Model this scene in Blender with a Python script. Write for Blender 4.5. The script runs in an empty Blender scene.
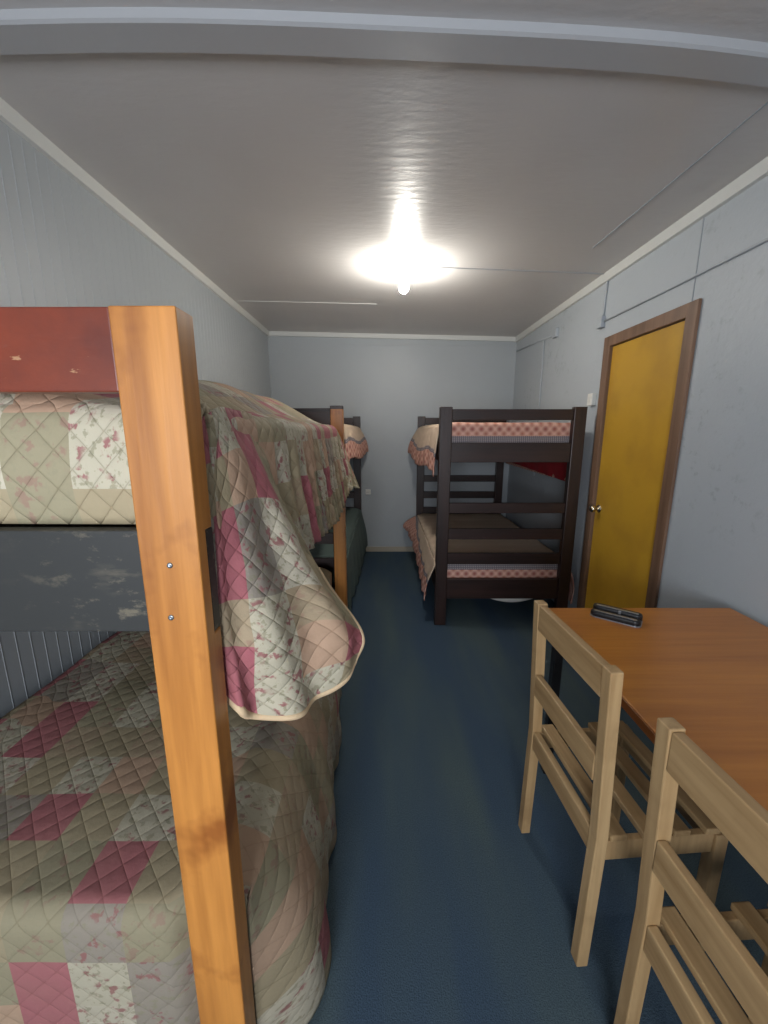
import bpy, bmesh, math, random
from mathutils import Vector, Matrix, noise
random.seed(7)
S = bpy.context.scene
C = S.collection

# ------------------------------------------------------------------ camera, world, lights, exposure
CAM_H = 1.414
cam_d = bpy.data.cameras.new('camera'); cam = bpy.data.objects.new('camera', cam_d); C.objects.link(cam)
cam.location = (0, 0, CAM_H)
TILT = math.atan(81 / 396)
cam.rotation_euler = (math.pi / 2 - TILT, 0, 0)
cam_d.sensor_fit = 'VERTICAL'; cam_d.sensor_height = 36; cam_d.sensor_width = 27
cam_d.lens = 396 / 1024 * 36
cam_d.clip_start = 0.02
S.camera = cam
S.view_settings.view_transform = 'Standard'; S.view_settings.look = 'None'
S.view_settings.gamma = 1; S.view_settings.use_curve_mapping = False
S.view_settings.exposure = 0.95

BULB_W = 11.5          # ceiling bulb, radiant power
WINDOW_W = 58.0        # daylight through the window behind the camera
WORLD_S = 0.6

w = bpy.data.worlds.new('sky'); S.world = w; w.use_nodes = True
wn = w.node_tree.nodes['Background']
wn.inputs[0].default_value = (0.62, 0.74, 1.0, 1); wn.inputs[1].default_value = WORLD_S

XL, XR, YB, YF = -1.25, 1.435, 4.56, -1.75
def ceil_z(x): return 2.462 + (2.405 - 2.462) * (x - XL) / (XR - XL)

ld = bpy.data.lights.new('window_daylight', 'AREA'); ld.shape = 'RECTANGLE'
ld.size = 1.1; ld.size_y = 1.0; ld.energy = WINDOW_W; ld.color = (0.90, 0.94, 1.0)
lo = bpy.data.objects.new('window_daylight', ld); C.objects.link(lo)
lo.location = (-0.4, YF - 0.14, 1.36); lo.rotation_euler = (math.pi / 2, 0, 0)

# ------------------------------------------------------------------ material helpers
def srgb(c):
    if isinstance(c, str):
        c = c.lstrip('#'); c = [int(c[i:i + 2], 16) / 255 for i in (0, 2, 4)]
    return tuple(x / 12.92 if x <= .04045 else ((x + .055) / 1.055) ** 2.4 for x in c) + (1,)

class NT:
    def __init__(s, name):
        s.m = bpy.data.materials.new(name); s.m.use_nodes = True
        s.t = s.m.node_tree; s.b = s.t.nodes['Principled BSDF']
    def n(s, typ, **kw):
        nd = s.t.nodes.new(typ)
        for k, v in kw.items():
            if k.startswith('i_'):
                key = k[2:]
                key = int(key) if key.isdigit() else key
                s.put(nd.inputs[key], v)
            else: setattr(nd, k, v)
        return nd
    def put(s, inp, v):
        if isinstance(v, bpy.types.NodeSocket): s.t.links.new(v, inp)
        elif isinstance(v, bpy.types.Node): s.t.links.new(v.outputs[0], inp)
        else: inp.default_value = v
    def math(s, op, a, b=0.0, c=None, clamp=False):
        nd = s.n('ShaderNodeMath', operation=op, use_clamp=clamp); s.put(nd.inputs[0], a); s.put(nd.inputs[1], b)
        if c is not None: s.put(nd.inputs[2], c)
        return nd.outputs[0]
    def vmath(s, op, a, b=None, scale=None):
        nd = s.n('ShaderNodeVectorMath', operation=op); s.put(nd.inputs[0], a)
        if b is not None: s.put(nd.inputs[1], b)
        if scale is not None: s.put(nd.inputs['Scale'], scale)
        return nd.outputs['Value'] if op in ('LENGTH', 'DISTANCE', 'DOT_PRODUCT') else nd.outputs['Vector']
    def ramp(s, fac, stops, const=False):
        nd = s.n('ShaderNodeValToRGB'); cr = nd.color_ramp
        cr.interpolation = 'CONSTANT' if const else 'LINEAR'
        while len(cr.elements) < len(stops): cr.elements.new(0.5)
        for e, (p, c) in zip(cr.elements, stops): e.position = p; e.color = c
        s.put(nd.inputs[0], fac); return nd.outputs[0]
    def mix(s, f, a, b, mode='MIX'):
        nd = s.n('ShaderNodeMix', data_type='RGBA', blend_type=mode)
        s.put(nd.inputs[0], f); s.put(nd.inputs[6], a); s.put(nd.inputs[7], b); return nd.outputs[2]
    def noise(s, vec, scale, detail=3, rough=.5):
        nd = s.n('ShaderNodeTexNoise'); s.put(nd.inputs['Vector'], vec)
        nd.inputs['Scale'].default_value = scale; nd.inputs['Detail'].default_value = detail
        nd.inputs['Roughness'].default_value = rough; return nd.outputs[0]
    def pos(s, scale=(1, 1, 1), kind='obj'):
        tc = s.n('ShaderNodeTexCoord'); mp = s.n('ShaderNodeMapping')
        s.put(mp.inputs[0], tc.outputs['Object' if kind == 'obj' else 'UV']); mp.inputs['Scale'].default_value = scale
        return mp.outputs[0]
    def bump(s, h, strength=.3, dist=.01):
        nd = s.n('ShaderNodeBump'); s.put(nd.inputs['Height'], h)
        nd.inputs['Strength'].default_value = strength; nd.inputs['Distance'].default_value = dist
        s.t.links.new(nd.outputs[0], s.b.inputs['Normal'])
    def fin(s, col, rough=.6, spec=.5, metal=0):
        s.put(s.b.inputs['Base Color'], col); s.put(s.b.inputs['Roughness'], rough)
        s.b.inputs['Specular IOR Level'].default_value = spec; s.b.inputs['Metallic'].default_value = metal
        return s.m

def plain(name, col, rough=.5, metal=0, spec=.5, var=.12):
    t = NT(name); nz = t.noise(t.pos(), 30, 3)
    c = srgb(col); d = tuple(x * (1 - var) for x in c[:3]) + (1,)
    return t.fin(t.mix(nz, d, c), rough, spec, metal)

def paint(name, col, rough=.5, bump=.15, mott=.08, bscale=60, stretch=(1, 1, 1), spec=.5):
    t = NT(name); p = t.pos(stretch)
    a = t.noise(t.pos(), 2.2, 4); c = srgb(col); d = tuple(x * (1 - mott * 2) for x in c[:3]) + (1,)
    e = tuple(min(1, x * (1 + mott)) for x in c[:3]) + (1,)
    t.bump(t.noise(p, bscale, 4), bump, .004)
    return t.fin(t.mix(a, d, e), rough, spec)

def wood(name, c1, c2, axis='Z', scale=18, rough=.5, knots=True, stain=0, spec=.5):
    t = NT(name); st = {'X': (.06, 1, 1), 'Y': (1, .06, 1), 'Z': (1, 1, .06)}[axis]
    p = t.pos(st)
    g = t.noise(p, scale, 5, .55)
    g2 = t.noise(p, scale * 5, 3, .5)
    col = t.ramp(t.math('ADD', t.math('MULTIPLY', g, .75), t.math('MULTIPLY', g2, .25)), [(.30, srgb(c2)), (.64, srgb(c1))])
    big = t.noise(t.pos(), 5, 4, .6)
    if stain:
        col = t.mix(t.math('MULTIPLY', t.ramp(big, [(.53, (0, 0, 0, 1)), (.66, (1, 1, 1, 1))]), stain), col, srgb(c2), 'MULTIPLY')
    t.bump(g2, .15, .003)
    return t.fin(col, rough, spec)

# ------------------------------------------------------------------ geometry helpers
def boxb(bm, a, b, mi=0):
    x0, y0, z0 = a; x1, y1, z1 = b
    vs = [bm.verts.new(v) for v in ((x0, y0, z0), (x1, y0, z0), (x1, y1, z0), (x0, y1, z0), (x0, y0, z1), (x1, y0, z1), (x1, y1, z1), (x0, y1, z1))]
    for f in ((0, 3, 2, 1), (4, 5, 6, 7), (0, 1, 5, 4), (1, 2, 6, 5), (2, 3, 7, 6), (3, 0, 4, 7)):
        bm.faces.new([vs[i] for i in f]).material_index = mi
    return vs
def prism(bm, poly, axis, a, b):
    """poly of 2-D points in the plane of the two other axes (cyclic order), extruded a..b along axis"""
    def v(p, t): return {'X': (t, p[0], p[1]), 'Y': (p[0], t, p[1]), 'Z': (p[0], p[1], t)}[axis]
    A = [bm.verts.new(v(p, a)) for p in poly]; B = [bm.verts.new(v(p, b)) for p in poly]
    bm.faces.new(A); bm.faces.new(B[::-1]); n = len(poly)
    for i in range(n): bm.faces.new((A[i], B[i], B[(i + 1) % n], A[(i + 1) % n]))
def lathe(bm, prof, cen, axis=(0, 0, 1), n=24):
    q = Vector((0, 0, 1)).rotation_difference(Vector(axis)).to_matrix(); rings = []
    for r, z in prof:
        if r < 1e-5: rings.append([bm.verts.new(Vector(cen) + q @ Vector((0, 0, z)))])
        else: rings.append([bm.verts.new(Vector(cen) + q @ Vector((r * math.cos(k * 2 * math.pi / n), r * math.sin(k * 2 * math.pi / n), z))) for k in range(n)])
    for A, B in zip(rings, rings[1:]):
        for k in range(n):
            k2 = (k + 1) % n
            if len(A) == 1 and len(B) == 1: break
            if len(A) == 1: bm.faces.new((A[0], B[k], B[k2]))
            elif len(B) == 1: bm.faces.new((A[k], A[k2], B[0]))
            else: bm.faces.new((A[k], A[k2], B[k2], B[k]))
    for R in (rings[0], rings[-1]):
        if len(R) > 2: bm.faces.new(R)
def tube(bm, pts, r, n=10):
    pts = [Vector(p) for p in pts]; rings = []
    for i, p in enumerate(pts):
        d = (pts[min(i + 1, len(pts) - 1)] - pts[max(i - 1, 0)]).normalized()
        u = d.orthogonal().normalized() if abs(d.z) > .9 else d.cross(Vector((0, 0, 1))).normalized()
        v = d.cross(u)
        rings.append([bm.verts.new(p + r * (u * math.cos(a) + v * math.sin(a))) for a in (k * 2 * math.pi / n for k in range(n))])
    for A, B in zip(rings, rings[1:]):
        for k in range(n): bm.faces.new((A[k], A[(k + 1) % n], B[(k + 1) % n], B[k]))
    bm.faces.new(rings[0]); bm.faces.new(rings[-1][::-1])

def obj(name, bm, mats, parent=None, bevel=0, smooth=False, kind=None, solid=0):
    bmesh.ops.recalc_face_normals(bm, faces=bm.faces) if not solid else None
    me = bpy.data.meshes.new(name); bm.to_mesh(me); bm.free()
    for m in (mats if isinstance(mats, (list, tuple)) else [mats]): me.materials.append(m)
    o = bpy.data.objects.new(name, me); C.objects.link(o)
    if parent: o.parent = parent; o.matrix_parent_inverse = Matrix.Translation(parent.location).inverted() if parent.parent is None else Matrix()
    if smooth:
        for p in me.polygons: p.use_smooth = True
    if solid:
        md = o.modifiers.new('thickness', 'SOLIDIFY'); md.thickness = solid; md.offset = 0
    if bevel:
        md = o.modifiers.new('bevel', 'BEVEL'); md.width = bevel; md.segments = 2; md.limit_method = 'ANGLE'
    if kind: o['kind'] = kind
    return o
def struct(name, bm, m, bevel=0): return obj(name, bm, m, kind='structure', bevel=bevel)
def thing(name, label, cat, loc, group=None):
    o = bpy.data.objects.new(name, None); C.objects.link(o); o.location = loc; o.empty_display_size = .05
    o['label'] = label; o['category'] = cat
    if group: o['group'] = group
    bpy.context.view_layer.update()
    return o
def tag(o, label, cat, group=None):
    o['label'] = label; o['category'] = cat
    if group: o['group'] = group
    return o
def bx(name, a, b, m, parent=None, bevel=.003):
    bm = bmesh.new(); boxb(bm, a, b); return obj(name, bm, m, parent, bevel)
def sub(o, parent): o.parent = parent; return o        # sub-part under a part (meshes are in their thing's frame)

def cr(p0, p1, p2, p3, t):
    return .5 * ((2 * p1) + (p2 - p0) * t + (2 * p0 - 5 * p1 + 4 * p2 - p3) * t * t + (3 * p1 - p0 - 3 * p2 + p3) * t ** 3)
def resample(row, n):
    row = [Vector(p) for p in row]; out = []; m = len(row) - 1
    for k in range(n + 1):
        s = k / n * m; i = min(int(s), m - 1); t = s - i
        out.append(cr(row[max(i - 1, 0)] if i else row[0] * 2 - row[1], row[i], row[i + 1], row[i + 2] if i + 2 <= m else row[m] * 2 - row[m - 1], t))
    return out
def patch(rows, nu, nv):
    a = [resample(r, nu) for r in rows]
    cols = [resample([a[j][i] for j in range(len(a))], nv) for i in range(nu + 1)]
    return [[cols[i][j] for i in range(nu + 1)] for j in range(nv + 1)]
def sheet(bm, P, uv0=(0, 0), mi=0, uvf=None):
    """grid of points (rows of columns) as one smooth cloth; UV in metres along the cloth"""
    L = bm.loops.layers.uv.verify(); nr, nc = len(P), len(P[0])
    V = [[bm.verts.new(p) for p in r] for r in P]
    if uvf is None:
        mid = P[nr // 2]; us = [0]
        for i in range(1, nc): us.append(us[-1] + (mid[i] - mid[i - 1]).length)
        mc = [P[j][nc // 2] for j in range(nr)]; vs = [0]
        for j in range(1, nr): vs.append(vs[-1] + (mc[j] - mc[j - 1]).length)
        uvf = lambda j, i: (uv0[0] + us[i], uv0[1] + vs[j])
    for j in range(nr - 1):
        for i in range(nc - 1):
            q = [(j, i), (j, i + 1), (j + 1, i + 1), (j + 1, i)]
            f = bm.faces.new([V[a][b] for a, b in q]); f.material_index = mi
            for l, (a, b) in zip(f.loops, q): l[L].uv = uvf(a, b)
def nz(p, s): return noise.noise(Vector(p) * s)

# ------------------------------------------------------------------ materials
M = {}
M['wall'] = paint('blue grey wall paint', '#a2a8ac', .45, .12, .04, 25)
t = NT('blue grey plaster paint'); a = t.noise(t.pos(), 2.2, 4); b_ = t.noise(t.pos((1, 1, 1)), 17, 5, .75); c_ = t.noise(t.pos(), 1.3, 2)
col = t.mix(a, srgb('#a5acb2'), srgb('#adb4ba'))
scf = t.math('MULTIPLY', t.ramp(b_, [(.56, (0, 0, 0, 1)), (.66, (1, 1, 1, 1))]), t.ramp(c_, [(.46, (0, 0, 0, 1)), (.60, (1, 1, 1, 1))]))
col = t.mix(t.math('MULTIPLY', scf, .45), col, srgb('#858b90'))
t.bump(t.noise(t.pos(), 45, 4), .35, .004); M['wall_rough'] = t.fin(col, .5)
M['ceiling'] = paint('grey gloss ceiling paint', '#bfbdbc', .34, .42, .05, 34, (.35, 1, 1))
M['trim'] = paint('white trim paint', '#c9cbc8', .45, .1, .04)
M['batten'] = paint('pale ceiling batten paint', '#aeb0b3', .35, .15, .05, 20)
M['skirting'] = paint('beige skirting paint', '#a79e8c', .5, .1, .06)
M['door'] = None
t = NT('ochre yellow door paint'); a = t.noise(t.pos(), 3.5, 4)
M['door'] = t.fin(t.mix(t.ramp(a, [(.45, (0, 0, 0, 1)), (.75, (1, 1, 1, 1))]), srgb('#bd922c'), srgb('#a9802a')), .42)
M['frame_wood'] = wood('brown door frame wood', '#80634e', '#5d4636', 'Z', 14, .5)
M['pine'] = wood('varnished pine', '#cc8a42', '#8f5522', 'Z', 15, .38, stain=.6)
M['pine_side'] = M['pine']
t = NT('red brown varnish'); p = t.pos(); a = t.noise(p, 7, 5, .65); c_ = t.noise(t.pos((.6, 1, 2)), 34, 4, .7)
col = t.mix(t.ramp(a, [(.35, (0, 0, 0, 1)), (.65, (1, 1, 1, 1))]), srgb('#7a331b'), srgb('#61281a'))
col = t.mix(t.math('MULTIPLY', t.ramp(c_, [(.66, (0, 0, 0, 1)), (.70, (1, 1, 1, 1))]), .6), col, srgb('#c09a72'))
t.bump(c_, .15, .003); M['red_board'] = t.fin(col, .34)
t = NT('worn black wood'); p = t.pos((.25, 1, 1)); n1 = t.noise(p, 22, 5, .65)
n2 = t.noise(t.pos(), 6, 4, .6)
wear = t.math('MULTIPLY', t.ramp(n1, [(.55, (0, 0, 0, 1)), (.66, (1, 1, 1, 1))]), t.ramp(n2, [(.45, (0, 0, 0, 1)), (.6, (1, 1, 1, 1))]))
sx_ = t.n('ShaderNodeSeparateXYZ'); t.put(sx_.inputs[0], t.pos())
near = t.ramp(t.math('MULTIPLY_ADD', sx_.outputs[0], 1.0, 1.0), [(.42, (.06, .06, .06, 1)), (.56, (1, 1, 1, 1))])
n3 = t.noise(t.pos((.5, 1, 1)), 40, 5, .7)
wear = t.math('MULTIPLY', t.math('MAXIMUM', wear, t.ramp(n3, [(.56, (0, 0, 0, 1)), (.68, (1, 1, 1, 1))])), near)
M['black_wood'] = t.fin(t.mix(wear, srgb('#2b2c2b'), srgb('#665f50')), .5)
M['dark_wood'] = wood('dark espresso stained wood', '#34201b', '#1a100e', 'Z', 20, .38)
M['dark_wood_x'] = wood('dark espresso rail wood', '#34201b', '#1a100e', 'X', 20, .38)
M['deck'] = wood('plain bed board', '#7a6248', '#57432f', 'X', 14, .7)
M['steel'] = plain('zinc screw steel', '#9aa0a6', .35, 1)
M['chair_wood'] = wood('pale waxed chair wood', '#b7996f', '#8c6d46', 'Z', 20, .48, stain=.25)
M['chair_wood_y'] = wood('pale waxed chair rail wood', '#b7996f', '#8c6d46', 'Y', 20, .48, stain=.25)
M['table_wood'] = wood('orange brown laminate', '#bb7a34', '#9b5d27', 'X', 13, .30)
M['edge_wood'] = wood('table edge wood', '#8a4d1d', '#63350f', 'Y', 14, .4)
M['black_metal'] = plain('black painted steel', '#141518', .4)
M['white_plastic'] = plain('white plastic', '#d8d8d2', .35, var=.04)
M['grey_plastic'] = paint('painted over conduit', '#a6adb4', .5, .05, .03)
M['dark_seam'] = plain('painted joint filler', '#98a0a7', .6)
M['chrome'] = plain('brass knob metal', '#d8cdb8', .18, 1)
M['wallet'] = paint('black leatherette', '#15161a', .38, .3, .1, 120)
M['zip'] = plain('silver zip', '#b9bcc2', .3, .8)
M['glass'] = None
t = NT('window glass'); tr = t.n('ShaderNodeBsdfTransparent'); gl = t.n('ShaderNodeBsdfGlossy'); gl.inputs['Roughness'].default_value = .02
mx = t.n('ShaderNodeMixShader', i_0=.08); t.put(mx.inputs[1], tr.outputs[0]); t.put(mx.inputs[2], gl.outputs[0])
t.t.links.new(mx.outputs[0], t.t.nodes['Material Output'].inputs[0]); M['glass'] = t.m

# carpet
t = NT('dark blue carpet'); p = t.pos()
f1 = t.noise(p, 260, 2, .7); f2 = t.noise(p, 1.4, 4, .55); f3 = t.noise(t.pos((3.0, .5, 1)), 1.1, 3, .5)
base = t.mix(t.ramp(f3, [(.40, (0, 0, 0, 1)), (.62, (1, 1, 1, 1))]), srgb('#45576a'), srgb('#596869'))
base = t.mix(t.math('MULTIPLY', f2, .45), base, srgb('#394d5e'))
base = t.mix(t.ramp(f1, [(.3, (0, 0, 0, 1)), (.62, (1, 1, 1, 1))]), t.mix(.5, base, (0.01, .02, .03, 1)), base)
t.bump(f1, .5, .006); M['carpet'] = t.fin(base, .95, .15)

# patchwork quilt: square patches, flowers inside some, diamond quilting stitched over
def quilt_mat(name, cell=.112, seed=0.0, shaded=0.0, puffy=.6):
    t = NT(name); uv = t.n('ShaderNodeTexCoord').outputs['UV']
    sc = t.vmath('SCALE', uv, scale=1 / cell); sc = t.vmath('ADD', sc, (seed, seed * .37, 0))
    cellv = t.vmath('FLOOR', sc); fr = t.vmath('FRACTION', sc)
    wn = t.n('ShaderNodeTexWhiteNoise', noise_dimensions='3D'); t.put(wn.inputs['Vector'], cellv)
    h = wn.outputs['Value']
    cols = [(0, '#ac606c'), (.14, '#a5977b'), (.31, '#beb7a2'), (.45, '#bd9c84'), (.54, '#9a9278'), (.68, '#c3bba8'), (.80, '#988f85'), (.90, '#ac997f')]
    col = t.ramp(h, [(p_, srgb(c_)) for p_, c_ in cols], True)
    fl = t.ramp(h, [(0, (0, 0, 0, 1)), (.31, (1, 1, 1, 1)), (.45, (0, 0, 0, 1)), (.54, (.45, .45, .45, 1)), (.68, (1, 1, 1, 1)), (.90, (.3, .3, .3, 1))], True)
    v1 = t.noise(t.vmath('SCALE', uv, scale=1.0), 46, 3, .55)
    v2 = t.noise(t.vmath('ADD', uv, (3.1, 7.7, 0)), 60, 3, .6)
    v3 = t.noise(t.vmath('ADD', uv, (9.1, 1.7, 0)), 16, 2, .5)
    clump = t.ramp(v3, [(.47, (0, 0, 0, 1)), (.54, (1, 1, 1, 1))])
    red = t.math('MULTIPLY', t.math('MULTIPLY', t.ramp(v1, [(.54, (0, 0, 0, 1)), (.60, (1, 1, 1, 1))]), fl), clump)
    grn = t.math('MULTIPLY', t.math('MULTIPLY', t.ramp(v2, [(.56, (0, 0, 0, 1)), (.61, (1, 1, 1, 1))]), fl), .7)
    col = t.mix(grn, col, srgb('#8e8a72')); col = t.mix(t.math('MULTIPLY', red, .85), col, srgb('#94525a'))
    col = t.mix(t.math('MULTIPLY', t.noise(uv, 9, 3), .25), col, srgb('#8f8468'))
    if shaded: col = t.mix(shaded, col, srgb('#5c5644'))  # shade under the upper bunk, mixed into the patch colours
    # quilting lines
    sep = t.n('ShaderNodeSeparateXYZ'); t.put(sep.inputs[0], uv)
    q = .058
    d1 = t.math('ADD', sep.outputs[0], sep.outputs[1]); d2 = t.math('SUBTRACT', sep.outputs[0], sep.outputs[1])
    def puff(d):
        return t.math('ABSOLUTE', t.math('SINE', t.math('MULTIPLY', d, math.pi / (q * 1.0))))
    pf = t.math('POWER', t.math('MULTIPLY', puff(d1), puff(d2)), .25)
    wr = t.noise(t.pos((1, 1, 1), 'uv'), 38, 4, .6)
    t.bump(t.math('ADD', pf, t.math('MULTIPLY', wr, .5)), puffy, .007)
    line = t.ramp(pf, [(.25, (.87, .85, .82, 1)), (.5, (1, 1, 1, 1))])
    col = t.mix(1.0, col, line, 'MULTIPLY')
    return t.fin(col, .75, .25)
M['quilt_up'] = quilt_mat('patchwork quilt with pink squares', .112, 3.3)
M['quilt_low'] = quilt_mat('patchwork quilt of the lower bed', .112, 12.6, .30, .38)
M['binding'] = paint('cream quilt binding', '#d8bd98', .7, .3, .06, 120)

# rose bedspread: bands counted from the hem (v = metres from the hem)
def spread_mat(name):
    t = NT(name); uv = t.n('ShaderNodeTexCoord').outputs['UV']
    sep = t.n('ShaderNodeSeparateXYZ'); t.put(sep.inputs[0], uv); u, v = sep.outputs[0], sep.outputs[1]
    def motif(k, ox, r0, r1):
        f = t.vmath('SUBTRACT', t.vmath('FRACTION', t.vmath('ADD', t.vmath('SCALE', uv, scale=k), (ox, ox, 0))), (.5, .5, 0))
        return t.ramp(t.vmath('LENGTH', f), [(r0, (1, 1, 1, 1)), (r1, (0, 0, 0, 1))])
    pink = t.mix(motif(16, 0, .08, .42), srgb('#d8ad9c'), srgb('#a0625a'))
    pink = t.mix(motif(16, .5, .05, .40), pink, srgb('#b07464'))
    grey = t.mix(motif(75, 0, .2, .35), srgb('#6f6a70'), srgb('#b3a8a6'))
    pl = t.math('MULTIPLY', t.math('ABSOLUTE', t.math('SINE', t.math('MULTIPLY', v, 42))), .5)
    taupe = t.mix(pl, srgb('#cdbba6'), srgb('#bda892'))
    taupe = t.mix(t.math('MULTIPLY', t.noise(uv, 60, 3), .35), taupe, srgb('#c7ab97'))
    vv = t.math('DIVIDE', v, 4.0)
    isp = t.ramp(vv, [(0, (1, 1, 1, 1)), (.032, (0, 0, 0, 1)), (.5085, (1, 1, 1, 1)), (.55, (0, 0, 0, 1)), (.75, (1, 1, 1, 1)), (.7645, (0, 0, 0, 1))], True)
    isg = t.ramp(vv, [(0, (0, 0, 0, 1)), (.032, (1, 1, 1, 1)), (.042, (0, 0, 0, 1)), (.5, (1, 1, 1, 1)), (.5085, (0, 0, 0, 1)), (.7645, (1, 1, 1, 1)), (.80, (0, 0, 0, 1))], True)
    col = t.mix(isp, taupe, pink); col = t.mix(isg, col, grey)
    t.bump(t.noise(uv, 150, 3), .35, .004)
    return t.fin(col, .8, .2)
M['spread'] = spread_mat('rose patterned bedspread')
M['red_lining'] = paint('red blanket lining', '#9c1420', .75, .2, .1, 90)
M['green'] = paint('grey green blanket', '#566662', .85, .4, .12, 80)
M['white_sheet'] = paint('white sheet', '#cfcdc8', .8, .2, .05, 60)

# ------------------------------------------------------------------ room shell
bm = bmesh.new(); boxb(bm, (XL - .1, YF - .1, -.06), (XR + .1, YB + .1, 0)); struct('floor', bm, M['carpet'])
bm = bmesh.new()
prism(bm, [(XL - .1, ceil_z(XL - .1)), (XR + .1, ceil_z(XR + .1)), (XR + .1, 2.56), (XL - .1, 2.56)], 'Y', YF - .1, YB + .1)
struct('ceiling', bm, M['ceiling'])
# left wall: upright tongue and groove boards
bm = bmesh.new(); pts = [(XL - .1, YF - .1), (XL - .1, YB + .1)]; y = YB + .1; prof = []
pitch = .052
while y > YF - .1:
    prof += [(XL, y), (XL, y - pitch + .004), (XL + .0012, y - pitch + .003), (XL + .0012, y - pitch + .001)]; y -= pitch
prof.append((XL, y))
pts = [(XL - .1, y), (XL - .1, YB + .1)] + prof
prism(bm, pts, 'Z', 0, 2.50); struct('wall_left', bm, M['wall'])
bm = bmesh.new(); boxb(bm, (XL, YB, 0), (XR, YB + .1, 2.50)); struct('wall_back', bm, M['wall'])
# right wall with the doorway
DY0, DY1, DZ = 2.005, 2.655, 1.945
bm = bmesh.new()
boxb(bm, (XR, YF - .1, 0), (XR + .1, DY0, 2.5)); boxb(bm, (XR, DY1, 0), (XR + .1, YB + .1, 2.5)); boxb(bm, (XR, DY0, DZ), (XR + .1, DY1, 2.5))
struct('wall_right', bm, M['wall_rough'])
# front wall (behind the camera) with a window
WX0, WX1, WZ0, WZ1 = -.95, .15, .84, 1.84
bm = bmesh.new()
boxb(bm, (XL, YF - .1, 0), (WX0, YF, 2.5)); boxb(bm, (WX1, YF - .1, 0), (XR, YF, 2.5))
boxb(bm, (WX0, YF - .1, 0), (WX1, YF, WZ0)); boxb(bm, (WX0, YF - .1, WZ1), (WX1, YF, 2.5)); struct('wall_front', bm, M['wall'])
wf = bpy.data.objects.new('window_1', None); C.objects.link(wf); wf.location = (-.4, YF - .05, .84); wf['kind'] = 'structure'; bpy.context.view_layer.update()
bm = bmesh.new()
for a, b in (((WX0, YF - .08, WZ0), (WX1, YF - .03, WZ0 + .05)), ((WX0, YF - .08, WZ1 - .05), (WX1, YF - .03, WZ1)), ((WX0, YF - .08, WZ0 + .05), (WX0 + .05, YF - .03, WZ1 - .05)),
             ((WX1 - .05, YF - .08, WZ0 + .05), (WX1, YF - .03, WZ1 - .05)), ((-.42, YF - .08, WZ0 + .05), (-.38, YF - .03, WZ1 - .05))): boxb(bm, a, b)
obj('window_frame', bm, M['trim'], wf)
bm = bmesh.new(); boxb(bm, (WX0 + .05, YF - .06, WZ0 + .05), (WX1 - .05, YF - .055, WZ1 - .05)); obj('pane', bm, M['glass'], wf)

# cornices, batten, seams, skirting
def cornice(poly, axis, a, b, name):
    bm = bmesh.new(); prism(bm, poly, axis, a, b); return struct(name, bm, M['trim'])
zl, zr = ceil_z(XL), ceil_z(XR)
bm = bmesh.new(); prism(bm, [(XL, zl - .055), (XL + .018, zl - .052), (XL + .022, zl - .001), (XL, zl)], 'Y', YF, YB); struct('trim_1', bm, M['trim'])
bm = bmesh.new(); prism(bm, [(XR, zr - .055), (XR - .018, zr - .052), (XR - .022, zr + .001), (XR, zr)], 'Y', YF, YB); struct('trim_2', bm, M['trim'])
bm = bmesh.new(); prism(bm, [(XL + .02, zl - .045), (XR - .02, zr - .045), (XR - .02, zr), (XL + .02, zl)], 'Y', YB - .02, YB); struct('trim_3', bm, M['trim'])
# gently bowed batten across the ceiling
def BAT(s):
    a = [1.290, 1.262, 1.268, 1.290, 1.355]; k = min(int(s * 4), 3); f = s * 4 - k
    g = lambda i: a[i] if 0 <= i <= 4 else (2 * a[0] - a[1] if i < 0 else 2 * a[4] - a[3])
    return cr(g(k - 1), g(k), g(k + 1), g(k + 2), f)
bm = bmesh.new(); N = 24; rows = []
for k in range(N + 1):
    s = k / N; x = XL + .02 + (XR - XL - .04) * s; yc = BAT(s); zc = ceil_z(x)
    rows.append([bm.verts.new(p) for p in ((x, yc - .045, zc + .001), (x, yc - .043, zc - .020), (x, yc - .036, zc - .025), (x, yc + .048, zc - .022), (x, yc + .052, zc - .016), (x, yc + .052, zc + .001))])
for A, B in zip(rows, rows[1:]):
    for i in range(6): bm.faces.new((A[i], A[(i + 1) % 6], B[(i + 1) % 6], B[i]))
bm.faces.new(rows[0]); bm.faces.new(rows[-1][::-1]); struct('trim_4', bm, M['batten'])
def strip(name, p0, p1, wdt, th, m):
    p0, p1 = Vector(p0), Vector(p1); bm = bmesh.new(); d = (p1 - p0).normalized(); s = d.cross(Vector((0, 0, 1))).normalized() * wdt / 2
    q = [p0 - s, p1 - s, p1 + s, p0 + s]; A = [bm.verts.new(v) for v in q]; B = [bm.verts.new(v - Vector((0, 0, th))) for v in q]
    bm.faces.new(A); bm.faces.new(B[::-1])
    for i in range(4): bm.faces.new((A[i], B[i], B[(i + 1) % 4], A[(i + 1) % 4]))
    return struct(name, bm, m)
strip('trim_5', (XL + .05, 3.53, ceil_z(XL + .05)), (-.06, 3.53, ceil_z(-.06)), .008, .003, M['trim'])
strip('trim_6', (.165, 2.755, ceil_z(.165)), (XR - .02, 2.80, ceil_z(XR - .02)), .012, .005, M['batten'])
strip('trim_7', (1.16, 2.45, ceil_z(1.16)), (1.19, 1.30, ceil_z(1.19)), .005, .003, M['dark_seam'])
bm = bmesh.new(); boxb(bm, (XL, YB - .014, 0), (XR, YB, .06)); struct('baseboard_back', bm, M['skirting'], .002)
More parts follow.
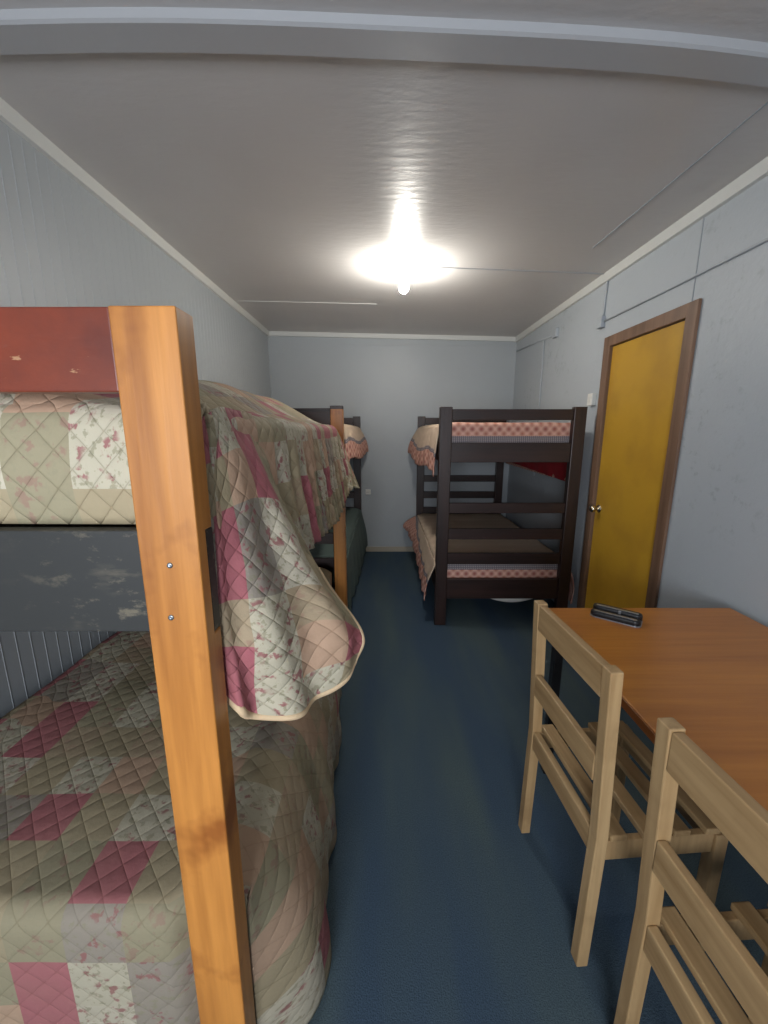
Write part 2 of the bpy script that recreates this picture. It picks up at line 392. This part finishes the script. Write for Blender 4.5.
# panel joints on the back and right walls
bm = bmesh.new(); boxb(bm, (-.115, YB - .004, .06), (-.105, YB, 2.33)); struct('trim_8', bm, M['wall'])
bm = bmesh.new(); boxb(bm, (-.55, YB - .004, 2.322), (1.40, YB, 2.330)); struct('trim_9', bm, M['wall'])
bm = bmesh.new(); boxb(bm, (XR - .003, 2.0, 2.0), (XR, 2.005, 2.37)); struct('trim_10', bm, M['dark_seam'])
bm = bmesh.new(); boxb(bm, (XL, YB - .016, .06), (XL + .016, YB, 2.41)); struct('trim_11', bm, M['wall'])

# door
dr = bpy.data.objects.new('door_1', None); C.objects.link(dr); dr.location = (XR, (DY0 + DY1) / 2, 0); dr['kind'] = 'structure'; bpy.context.view_layer.update()
bm = bmesh.new()
for a, b in (((XR - .016, DY0 - .065, 0), (XR + .0, DY0 + .005, DZ + .055)), ((XR - .016, DY1 - .005, 0), (XR + .0, DY1 + .065, DZ + .055)), ((XR - .016, DY0 + .005, DZ - .008), (XR + .0, DY1 - .005, DZ + .055)),
             ((XR, DY0, 0), (XR + .1, DY0 + .005, DZ)), ((XR, DY1 - .005, 0), (XR + .1, DY1, DZ)), ((XR, DY0, DZ - .008), (XR + .1, DY1, DZ))): boxb(bm, a, b)
obj('door_frame', bm, M['frame_wood'], dr, .002)
lf = bx('door_leaf', (XR + .004, DY0 + .007, .012), (XR + .042, DY1 - .007, DZ - .012), M['door'], dr, .003)
bm = bmesh.new(); lathe(bm, [(0, 0), (.027, 0), (.027, .004), (.013, .008), (.011, .026), (.020, .032), (.026, .043), (.024, .055), (.013, .062), (0, .063)], (XR + .004, DY1 - .055, .905), (-1, 0, 0))
kn = obj('door_knob', bm, M['chrome'], dr, smooth=True); kn['label'] = 'shiny metal door knob'
kn.parent = lf; kn.matrix_parent_inverse = Matrix.Identity(4)

# ------------------------------------------------------------------ bulb
zc = ceil_z(.126)
bl = thing('ceiling_light', 'bare glowing bulb in a small white ceiling socket', 'light', (.126, 2.755, zc))
bm = bmesh.new(); lathe(bm, [(.038, 0), (.038, -.010), (.024, -.022), (.019, -.055), (.019, -.075), (0, -.075)], (.126, 2.755, zc)); obj('socket', bm, M['white_plastic'], bl, smooth=False)
t = NT('glowing bulb glass'); A_ = 4 * math.pi * .03 ** 2
t.b.inputs['Emission Color'].default_value = (1, .95, .86, 1); t.b.inputs['Emission Strength'].default_value = BULB_W / (math.pi * A_)
M['bulb'] = t.fin((.9, .9, .85, 1), .3)
bm = bmesh.new(); lathe(bm, [(0, -.076), (.014, -.076), (.016, -.083), (.025, -.100), (.032, -.119), (.032, -.131), (.025, -.147), (.012, -.157), (0, -.159)], (.126, 2.755, zc), n=28)
obj('bulb', bm, M['bulb'], bl, smooth=True)

# ------------------------------------------------------------------ near bunk bed (left, foreground)
nb = thing('bunk_bed', 'near left bunk bed with orange pine posts, red top board, worn black rail', 'bunk bed', (-.75, 1.55, 0), 'bunk beds in the room')
NX0, NX1, NY0, NY1 = -1.225, -.268, .55, 2.535
PW, PD = .087, .05
def pine_post(x0, x1, y0, y1, notch, top=1.572):
    bm = bmesh.new()
    if notch: prism(bm, [(y0, 0), (y1, 0), (y1, 1.100), (y1 - .022, 1.100), (y1 - .022, 1.268), (y1, 1.268), (y1, top), (y0, top)], 'X', x0, x1)
    else: boxb(bm, (x0, y0, 0), (x1, y1, top))
    return obj('post', bm, M['pine'], nb, .0025)
fp = pine_post(NX1 - PW, NX1, NY0, NY0 + PD, True); fp['label'] = 'orange varnished pine post'
for x_, z_ in ((-.312, 1.222), (-.319, 1.140)):
    bm = bmesh.new(); lathe(bm, [(0, .0), (.0045, .0), (.004, .0018), (.0012, .0018), (0, .0008)], (x_, NY0 + .0002, z_), (0, -1, 0), 14)
    sc_ = obj('screw', bm, M['steel'], nb, smooth=True); sc_.parent = fp; sc_.matrix_parent_inverse = Matrix.Identity(4)
pine_post(NX0, NX0 + PW, NY0, NY0 + PD, True)
pine_post(-.327, -.250, NY1 - .05, NY1, False, 1.545); pine_post(NX0, NX0 + PW, NY1 - .05, NY1, False, 1.545)
rb = bx('top_board', (NX0 + PW, NY0 + .002, 1.465), (NX1 - PW, NY0 + .027, 1.571), M['red_board'], nb, .002); rb['label'] = 'red brown varnished top board'
er = bx('end_rail', (NX0 + .001, NY0 + PD - .0215, 1.101), (NX1 - .001, NY0 + PD + .004, 1.267), M['black_wood'], nb, .002); er['label'] = 'worn black painted rail'
bx('end_rail', (NX0 + PW, NY1 - .04, 1.10), (-.327, NY1 - .012, 1.25), M['dark_wood_x'], nb)
bx('end_rail', (NX0 + PW, NY1 - .04, 1.44), (-.327, NY1 - .012, 1.53), M['dark_wood_x'], nb)
bx('end_rail', (NX0 + PW, NY1 - .04, .24), (-.327, NY1 - .012, .38), M['dark_wood_x'], nb)
bx('end_rail', (NX0 + PW + .05, NY0 + PD + .03, .24), (NX1 - PW - .05, NY0 + PD + .055, .38), M['dark_wood_x'], nb)
for z0 in (1.12, .26):
    for x0 in (NX0 + .03, -.36): bx('side_rail', (x0, NY0 + PD + .006, z0), (x0 + .03, NY1 - .052, z0 + .13), M['black_wood'], nb)
    bx('bed_board', (NX0 + .061, NY0 + PD + .01, z0 + .05), (-.361, NY1 - .055, z0 + .07), M['deck'], nb)

# upper quilt ------------------------------------------------------
def up_z(x, y):
    e = max(0, min(1, (-.28 - x) / .34)); sx = e * e * (3 - 2 * e)
    a = max(0, min(1, (y - .60) / .8)); b = max(0, min(1, (2.56 - y) / .45)); b = b * b * (3 - 2 * b)
    wl = max(0, min(1, (x + 1.2) / .2))
    return 1.438 + .014 * sx + .125 * sx * (a ** .7) * b * (.6 + .4 * wl) + .008 * nz((x, y, 0), 6) - .10 * max(0, (y - 2.0) / .45) ** 2 * (1 - sx * .5)
bm = bmesh.new(); nx, ny = 56, 90; P = []
for j in range(ny + 1):
    row = []
    for i in range(nx + 1):
        x = -1.205 + (1.205 - .278) * i / nx
        if j < 10:
            q = j / 10; z = 1.272 + (1.452 - .035 - 1.272) * q; yy = .612 - .010 * math.sin(q * math.pi) + .004 * nz((x, z, 0), 9)
        elif j < 16:
            a = (j - 10) / 6 * math.pi / 2; yy = .612 + .035 * (1 - math.cos(a)); z = 1.452 - .035 + .035 * math.sin(a) + .003 * nz((x, 0, 3), 9)
        else:
            yy = .647 + (2.53 - .647) * (j - 16) / (ny - 16); z = up_z(x, yy) - .0
        if x > -.36 and yy < .625: yy = max(yy, .612)
        row.append(Vector((x, yy, z)))
    P.append(row)
sheet(bm, P, (0.0, 0.03))
# side drape, bunched in fine upright folds
P = []; nv, nu = 30, 260
for j in range(nv + 1):
    q = j / nv; row = []
    for i in range(nu + 1):
        s = i / nu; y = .63 + (2.585 - .63) * s
        ztop = up_z(-.278, min(y, 2.53)); zh = 1.085 - .03 * s + .02 * math.sin(s * 9) - .02 * max(0, s - .9) * 10 + .05 * max(0, .15 - s) * 6
        k = max(0, min(1, s / .24)); k = .12 + .88 * k * k * (3 - 2 * k)
        if q < .15:
            a = q / .15 * math.pi / 2; x = -.282 + .034 * math.sin(a) * k; z = ztop - .03 * (1 - math.cos(a))
        else:
            qq = (q - .15) / .85; z = ztop - .03 + (zh - ztop + .03) * qq
            fold = .010 * math.sin(y * 78 + 1.5 * math.sin(y * 9) + qq * 1.6) + .006 * math.sin(y * 131 + 2) + .010 * nz((y, z, 1), 8) + .006 * nz((y, z, 6), 26)
            x = -.282 + (.034 + .045 * qq ** 1.3 + fold * min(1, qq * 2.2) * .7 + .035 * max(0, s - .8) * 5 * qq) * k
        row.append(Vector((x, y, z)))
    P.append(row)
sheet(bm, P, (1.05, .95), uvf=lambda j, i: (1.0 + j / 30 * .42, .17 + (i / 260) * 2.45))
uq = obj('quilt', bm, M['quilt_up'], smooth=True, solid=.012)
tag(uq, 'patchwork quilt on the upper near bunk, its corner flopping down beside the pine post', 'quilt', 'patchwork quilts on the near bunk')
# the flopped corner with its cream binding
F = [[(-.289, 0.618, 1.430), (-.284, 0.645, 1.440), (-.283, 0.69, 1.452), (-.279, 0.75, 1.452), (-.275, 0.83, 1.448)],
     [(-.283, 0.618, 1.291), (-.265, 0.65, 1.301), (-.250, 0.72, 1.310), (-.238, 0.80, 1.295), (-.228, 0.885, 1.255)],
     [(-.284, 0.615, 1.175), (-.254, 0.64, 1.179), (-.222, 0.72, 1.157), (-.183, 0.82, 1.129), (-.158, 0.92, 1.073)],
     [(-.288, 0.614, 1.059), (-.243, 0.63, 1.043), (-.191, 0.70, 1.018), (-.125, 0.80, 1.010), (-.050, 0.90, 0.926)],
     [(-.282, 0.614, 0.969), (-.243, 0.63, 0.907), (-.177, 0.69, 0.866), (-.1275, 0.77, 0.851), (-.066, 0.86, 0.868)]]
G = patch(F, 56, 60)
for j in range(61):
    for i in range(57):
        a = min(1, i / 8); d = .013 * math.sin(i / 56 * 17 + 1.2 * math.sin(j * .06)) * (j / 60) ** .7 + .010 * nz(G[j][i], 9) + .004 * nz(G[j][i], 24)
        G[j][i] = G[j][i] + Vector((.75, -.6, .15)).normalized() * d * a
bm = bmesh.new(); sheet(bm, G, uvf=lambda j, i: (.95 + i / 56 * .36 * 1.2, 1.23 + j / 60 * .60 * 1.2))
fo = obj('fallen_corner', bm, M['quilt_up'], uq, smooth=True, solid=.010)
bm = bmesh.new(); path = [G[60][i] for i in range(0, 57)] + [G[j][56] for j in range(59, 28, -1)]
tube(bm, path, .0075, 8); bi = obj('binding', bm, M['binding'], uq, smooth=True); bi['label'] = 'cream binding along the hem'

# lower quilt ------------------------------------------------------
def hem_x(y): return -.160 - .085 * max(0, min(1, (y - .75) / 1.25)) - .10 * max(0, min(1, (y - 1.8) / .5))
bm = bmesh.new(); nx, ny, nv = 60, 150, 36; P = []; Q = []
for j in range(ny + 1):
    row = []
    for i in range(nx + 1):
        x = -1.185 + (1.185 - .272) * i / nx
        y00 = .570 + .042 * max(0, min(1, (x + .405) / .04)) + .042 * max(0, min(1, (-1.09 - x) / .04))
        if j < 14:
            q = j / 14; z = .06 + (.50 - .06) * q; yy = y00 + .010 * math.sin(x * 26) * (1 - q) * .4
        else:
            if j < 20: a = (j - 14) / 6 * math.pi / 2; yy = y00 + .035 * (1 - math.cos(a)); z = .50 + .035 * math.sin(a)
            else: yy = y00 + .035 + (2.46 - y00 - .035) * (j - 20) / (ny - 20); z = .535 + .007 * nz((x, yy, 5), 5)
            z -= .035 * max(0, (x + .36) / .09) ** 2 * (1 if j >= 20 else (j - 14) / 6)
            x = -1.185 + (x + 1.185) * (1 - .085 * max(0, min(1, (yy - 1.7) / .5)))
        row.append(Vector((x, yy, z)))
    if j < 20: P.append(row); continue
    if j == 20: P.append(row[:])
    xe, ye, ze = row[-1]
    for k in range(1, nv + 1):
        q = k / nv; s = (ye - .647) / 1.8; y = ye - .04 * max(0, 1 - s / .05); z = ze - (ze - .035) * q + .004 * math.sin(y * 11) * q
        bulge = math.sin(min(1, q * 1.15) * math.pi / 2) ** .8
        x = xe + (hem_x(y) - xe) * bulge + q * (.016 * math.sin(y * 17 + 1) + .008 * math.sin(y * 41)) * .8 + .012 * nz((y, z, 2), 7) * min(1, q * 4)
        if s < .05: x = -.277 + (x + .277) * math.sin(s / .05 * math.pi / 2)
        row.append(Vector((x, y, z)))
    Q.append(row)
sheet(bm, P, uvf=lambda j, i: (.02 + i / nx * .913, j * .032 if j < 14 else .448 + (j - 14) * .009))
sheet(bm, Q, uvf=lambda j, i: ((.02 + i / nx * .913) if i <= nx else .933 + (i - nx) / nv * .52, .502 + j / (ny - 20) * 1.85))
bmesh.ops.remove_doubles(bm, verts=bm.verts, dist=.0005)
lq = obj('quilt', bm, M['quilt_low'], smooth=True, solid=.012)
tag(lq, 'patchwork quilt covering the lower near bunk and hanging almost to the carpet', 'quilt', 'patchwork quilts on the near bunk')

# ------------------------------------------------------------------ dark bunk beds
def dark_bunk(x0, x1, y0, y1, label):
    r = thing('bunk_bed', label, 'bunk bed', ((x0 + x1) / 2, (y0 + y1) / 2, 0), 'bunk beds in the room')
    pw, pd = .083, .05
    for y in (y0, y1 - pd):
        for x in (x0, x1 - pw): bx('post', (x, y, 0), (x + pw, y + pd, 1.572), M['dark_wood'], r, .004)
        d0, d1 = (y + .012, y + .04)
        for z0, z1, nm in ((1.486, 1.557, 'top_rail'), (1.203, 1.335, 'end_rail'), (.847, .919, 'slat_rail'), (.656, .733, 'slat_rail'), (.470, .552, 'slat_rail'), (.205, .356, 'end_rail')):
            bx(nm, (x0 + pw, d0, z0), (x1 - pw, d1, z1), M['dark_wood_x'], r)
    for z0 in (1.205, .215):
        for x in (x0 + .015, x1 - .045): bx('side_rail', (x, y0 + pd, z0), (x + .03, y1 - pd, z0 + .12), M['dark_wood'], r)
        bx('bed_board', (x0 + .046, y0 + pd + .003, z0 + .06), (x1 - .046, y1 - pd - .003, z0 + .078), M['deck'], r)
    return r
RX0, RX1, RY0, RY1 = .374, 1.353, 2.714, 4.53
dark_bunk(RX0, RX1, RY0, RY1, 'dark brown wooden bunk bed in the far right corner beside the yellow door')
LX0, LX1, LY0, LY1 = -1.225, -.262, 2.60, 4.53
dark_bunk(LX0, LX1, LY0, LY1, 'dark bunk bed in the far left corner, mostly hidden behind the near bunk')

def spread(x0, x1, y0, y1, ztop, zbase, hem, bulge, side, end_v, wall_hem=None):
    """bedspread: top with a tucked end facing the room and a loose drape on one side (side=-1 left, +1 right)"""
    bm = bmesh.new(); nx, ny = 40, 56; P = []
    for j in range(ny + 1):
        row = []
        for i in range(nx + 1):
            x = x0 + (x1 - x0) * i / nx
            if j < 8: q = j / 8; z = zbase + (ztop - .02 - zbase) * q; y = y0 + .003 * nz((x, z, 0), 12)
            elif j < 13: a = (j - 8) / 5 * math.pi / 2; y = y0 + .02 * (1 - math.cos(a)); z = ztop - .02 + .02 * math.sin(a)
            else:
                y = y0 + .02 + (y1 - y0 - .02) * (j - 13) / (ny - 13); z = ztop + .006 * nz((x, y, 4), 5)
                e = (i / nx if side < 0 else 1 - i / nx); z -= .02 * max(0, 1 - e / .08) ** 2
            row.append(Vector((x, y, z)))
        P.append(row)
    ve = end_v
    sheet(bm, P, uvf=lambda j, i: (i / nx * (x1 - x0), ve + (j / 8 * (ztop - .02 - zbase) if j < 8 else ztop - .02 - zbase + (j - 8) * .004) if j <= 13 else 1.0 + (j - 13) / (ny - 13) * .8))
    xs = x0 if side < 0 else x1; nv, nu = 24, 80; P = []; H = []
    for j in range(nv + 1):
        q = j / nv; row = []
        for i in range(nu + 1):
            s = i / nu; y = y0 + (y1 - y0) * s; zh = hem(s); z = ztop - .02 + (zh - ztop + .02) * q
            x = xs + side * (bulge(s) * math.sin(min(1, q * 1.1) * math.pi / 2) + q * (.012 * math.sin(y * 23 + 1) + .006 * math.sin(y * 47)) + .004)
            row.append(Vector((x, y, z)))
        P.append(row)
    sheet(bm, P, uvf=lambda j, i: (i / nu * (y1 - y0), (1 - j / nv) * (ztop - hem(i / nu))))
    return bm
# right bunk, upper
bm = spread(RX0 + .012, RX1 - .012, RY0 + .058, RY1 - .055, 1.468, 1.333, lambda s: 1.13 + .03 * math.sin(s * 8) - .03 * (1 - s) + .02 * s, lambda s: .03 + .075 * s ** 1.5, -1, 2.0)
P = []
for j in range(13):
    q = j / 12; P.append([Vector((RX1 - .012 + .03 * math.sin(q * math.pi / 2) + .004 * math.sin(i * .9) * q, RY0 + .07 + 1.70 * i / 50, 1.45 - q * (.405 - .02 * abs(i / 50 - .3)))) for i in range(51)])
sheet(bm, P, uvf=lambda j, i: (i / 50 * 1.7, (1 - j / 12) * .4))
rs = obj('bedspread', bm, M['spread'], smooth=True, solid=.006)
tag(rs, 'rose patterned bedspread on the upper bed of the dark bunk near the yellow door', 'bedspread', 'rose bedspreads')
bm = bmesh.new(); P = []
for j in range(13):
    q = j / 12; P.append([Vector((RX1 - .005 + .022 * math.sin(q * math.pi / 2) + .004 * math.sin(i * .9) * q - .006, RY0 + .20 + 1.50 * i / 50, 1.19 - q * (.15 - .05 * (i / 50)))) for i in range(51)])
sheet(bm, P); rl = obj('lining', bm, M['red_lining'], rs, smooth=True, solid=.003); rl['label'] = 'red lining showing inside the wall side'
# right bunk, lower
bm = spread(RX0 + .012, RX1 - .012, RY0 + .058, RY1 - .055, .478, .352, lambda s: .17 + .12 * s - .04 * math.sin(s * 5), lambda s: .075 - .05 * s + .13 * s ** 3, -1, 3.0)
rs2 = obj('bedspread', bm, M['spread'], smooth=True, solid=.006)
tag(rs2, 'rose and taupe bedspread on the lower bed of the dark bunk near the yellow door', 'bedspread', 'rose bedspreads')
P = patch([[(1.366, 2.735, .40), (1.372, 2.78, .40), (1.368, 2.85, .40)], [(1.392, 2.73, .28), (1.402, 2.78, .28), (1.385, 2.85, .28)], [(1.380, 2.735, .16), (1.412, 2.78, .15), (1.395, 2.86, .16)]], 14, 20)
bm = bmesh.new(); sheet(bm, P, uvf=lambda j, i: (i / 14 * .12, (1 - j / 20) * .085)); obj('hanging_edge', bm, M['spread'], rs2, smooth=True, solid=.006)
# sagging sheet hem under the footboard
P = []
for j in range(9):
    q = j / 8; P.append([Vector((.70 + .50 * i / 40, RY0 + .0465, .335 - q * (.097 + .075 * math.sin(math.pi * i / 40) ** .8))) for i in range(41)])
bm = bmesh.new(); sheet(bm, P); tag(obj('bed_sheet', bm, M['white_sheet'], smooth=True, solid=.004), 'white sheet edge sagging below the foot of the dark bunk near the yellow door', 'sheet')
# left dark bunk
bm = spread(LX0 + .012, LX1 - .012, LY0 + .058, LY1 - .055, 1.468, 1.333, lambda s: 1.20 - .03 * s + .02 * math.sin(s * 8), lambda s: .02 + .065 * s ** 1.5, 1, 2.0)
tag(obj('bedspread', bm, M['spread'], smooth=True, solid=.006), 'rose bedspread corner on the upper far left bunk, behind the pine post', 'bedspread', 'rose bedspreads')
bm = spread(LX0 + .012, LX1 - .012, LY0 + .058, LY1 - .055, .545, .352, lambda s: .10 + .02 * math.sin(s * 9), lambda s: .01 + .055 * s, 1, 1.0)
tag(obj('blanket', bm, M['green'], smooth=True, solid=.008), 'grey green blanket on the lower far left bunk', 'blanket')

# ------------------------------------------------------------------ table
TX0, TX1, TY0, TY1, TZ = .635, 1.385, .05, 1.475, .722
tb = thing('table', 'orange brown wooden table with black metal legs by the right wall', 'table', (1.0, .76, 0))
tp = bx('tabletop', (TX0, TY0, TZ - .024), (TX1, TY1, TZ), M['table_wood'], tb, .004)
ap = bmesh.new()
for a, b in (((TX0 + .035, TY0 + .03, TZ - .064), (TX0 + .06, TY1 - .03, TZ - .0245)), ((TX1 - .06, TY0 + .03, TZ - .064), (TX1 - .035, TY1 - .03, TZ - .0245)),
             ((TX0 + .06, TY0 + .03, TZ - .064), (TX1 - .06, TY0 + .055, TZ - .0245)), ((TX0 + .06, TY1 - .055, TZ - .064), (TX1 - .06, TY1 - .03, TZ - .0245))): boxb(ap, a, b)
obj('apron', ap, M['black_metal'], tb)
for x in (TX0 + .035, TX1 - .07):
    for y in (TY0 + .03, TY1 - .065): bx('leg', (x, y, 0), (x + .035, y + .035, TZ - .0645), M['black_metal'], tb, .003)
bx('edge_strip', (TX0 - .004, TY0, TZ - .026), (TX0 - .0002, TY1, TZ - .002), M['edge_wood'], tb, .001)

# ------------------------------------------------------------------ chairs
def make_chair(label):
    """chair at the origin: back at x=0, seat towards +x, y centred"""
    r = thing('chair', label, 'chair', (0, 0, 0), 'wooden chairs at the table')
    W, D, H = .395, .36, .882; pw = .033; pdp = .028
    for s in (0, 1):
        y0 = -W / 2 if s == 0 else W / 2 - pw
        bm = bmesh.new(); prism(bm, [(-.005, 0), (pdp - .002, 0), (pdp + .008, .42), (pdp - .010, H), (-.014, H), (.004, .42)], 'Y', y0, y0 + pw)
        obj('back_post', bm, M['chair_wood'], r, .003)
        bx('front_leg', (D - .034, y0, 0), (D, y0 + pw, .405), M['chair_wood'], r, .003)
        bx('side_rail', (pdp + .008, y0 + .008, .345), (D - .034, y0 + pw - .008, .404), M['chair_wood'], r, .002)
    yi = W / 2 - pw
    bx('top_rail', (-.010, -yi, .795), (.012, yi, .878), M['chair_wood_y'], r, .003)
    bx('back_rail', (-.004, -yi, .562), (.016, yi, .636), M['chair_wood_y'], r, .003)
    bx('seat_rail', (.006, -yi, .352), (.028, yi, .420), M['chair_wood_y'], r, .003)
    bx('seat_rail', (D - .03, -yi, .345), (D - .006, yi, .404), M['chair_wood_y'], r, .003)
    for k in range(4):
        x = .046 + k * .084; bx('seat_slat', (x, -W / 2 + .004, .405), (x + .042, W / 2 - .004, .423), M['chair_wood_y'], r, .003)
    return r
def place(root, x, y, rz=0): root.location = (x, y, 0); root.rotation_euler = (0, 0, rz)
def copy_tree(root, label):
    r = root.copy(); C.objects.link(r); r['label'] = label
    for ch in root.children:
        c = ch.copy(); C.objects.link(c); c.parent = r
    return r
c1 = make_chair('pale wooden slatted chair at the far end of the table, seen whole')
c2 = copy_tree(c1, 'pale wooden slatted chair nearest the camera, cut off by the photo edge')
place(c1, .509, .995, math.radians(4)); place(c2, .542, .462, math.radians(3))

# ------------------------------------------------------------------ wallet on the table
wl = thing('wallet', 'black wallet with silver zip edges lying on the table', 'wallet', (.875, 1.385, TZ))
wl_parts = []
def pebble(bm, L, W_, z0, z1, r=.018, n=6):
    base = []
    for cx, cy, a0 in ((L / 2 - r, W_ / 2 - r, 0), (-L / 2 + r, W_ / 2 - r, 1), (-L / 2 + r, -W_ / 2 + r, 2), (L / 2 - r, -W_ / 2 + r, 3)):
        for k in range(n + 1):
            a = (a0 + k / n) * math.pi / 2; base.append((cx + r * math.cos(a), cy + r * math.sin(a)))
    prism(bm, base, 'Z', z0, z1)
for nm, dy, z0, dz in (('front_pouch', -.021, .0, .022), ('rear_pouch', .021, .0, .030)):
    bm = bmesh.new(); pebble(bm, .165, .041, z0, z0 + dz, .0195)
    for v in bm.verts: v.co.y += dy
    o = obj(nm, bm, M['wallet'], None, .007); o.parent = wl
    bm = bmesh.new(); pebble(bm, .140, .007, z0 + dz - .001, z0 + dz + .002, .0034)
    for v in bm.verts: v.co.y += dy - .006
    z_ = obj('zip', bm, M['zip'], None); z_.parent = o
bm = bmesh.new(); pebble(bm, .168, .086, .0, .004, .02); o = obj('base_edge', bm, M['zip'], None, .001); o.parent = wl
bm = bmesh.new(); lathe(bm, [(.005, .021), (.005, .030), (.003, .032), (0, .032)], (.01, 0, 0), n=14); o = obj('stud', bm, M['zip'], None); o.parent = wl
wl.rotation_euler = (0, 0, math.radians(-38))

# ------------------------------------------------------------------ fittings and cables on the walls
def fitting(name, label, cat, a, b, face, hole=True):
    r = bx(name, a, b, M['white_plastic'], None, .004); tag(r, label, cat); return r
sk = fitting('wall_socket', 'small white socket low on the back wall', 'socket', (-.215, YB - .018, .690), (-.155, YB, .750), 'Y')
bm = bmesh.new()
for dx in (-.01, .01): lathe(bm, [(0, 0), (.004, 0), (.004, .001), (0, .001)], (-.185 + dx, YB - .0182, .72), (0, -1, 0), 10)
obj('socket_holes', bm, M['black_metal'], sk)
sw = fitting('light_switch', 'white light switch beside the top of the yellow door frame', 'switch', (XR - .03, 2.775, 1.585), (XR, 2.84, 1.665), 'X')
bx('rocker', (XR - .034, 2.795, 1.605), (XR - .030, 2.82, 1.645), M['white_plastic'], sw, .001)
jb = bx('junction_box', (XR - .03, 2.76, 2.075), (XR, 2.82, 2.145), M['grey_plastic'], None, .004); tag(jb, 'painted grey junction box above the yellow door corner', 'junction box')
jb2 = bx('junction_box', (XR - .025, 3.48, 2.175), (XR, 3.56, 2.245), M['grey_plastic'], None, .004); tag(jb2, 'small painted box high on the right wall near the back corner', 'junction box')
def cable(pts, r, label):
    bm = bmesh.new(); tube(bm, pts, r, 8); return tag(obj('cable', bm, M['grey_plastic'], smooth=True), label, 'cable', 'painted cables on the right wall')
cx = XR - .007
cable([(cx, 2.78, 2.146), (cx, 2.778, 2.25), (cx, 2.77, 2.352)], .006, 'painted cable rising from the junction box above the door to the ceiling')
cable([(cx, 2.759, 2.112), (cx, 2.2, 2.111), (cx, 1.6, 2.113), (cx, .6, 2.115)], .006, 'long painted cable running level above the door towards the camera')
cable([(cx, 3.561, 2.205), (cx, 4.0, 2.23), (cx, 4.53, 2.255)], .006, 'painted cable running level from the small box to the back corner')
cable([(cx, 3.765, 2.205), (cx, 3.765, 1.9), (cx, 3.765, 1.0)], .006, 'painted cable dropping down the right wall behind the dark bunk')
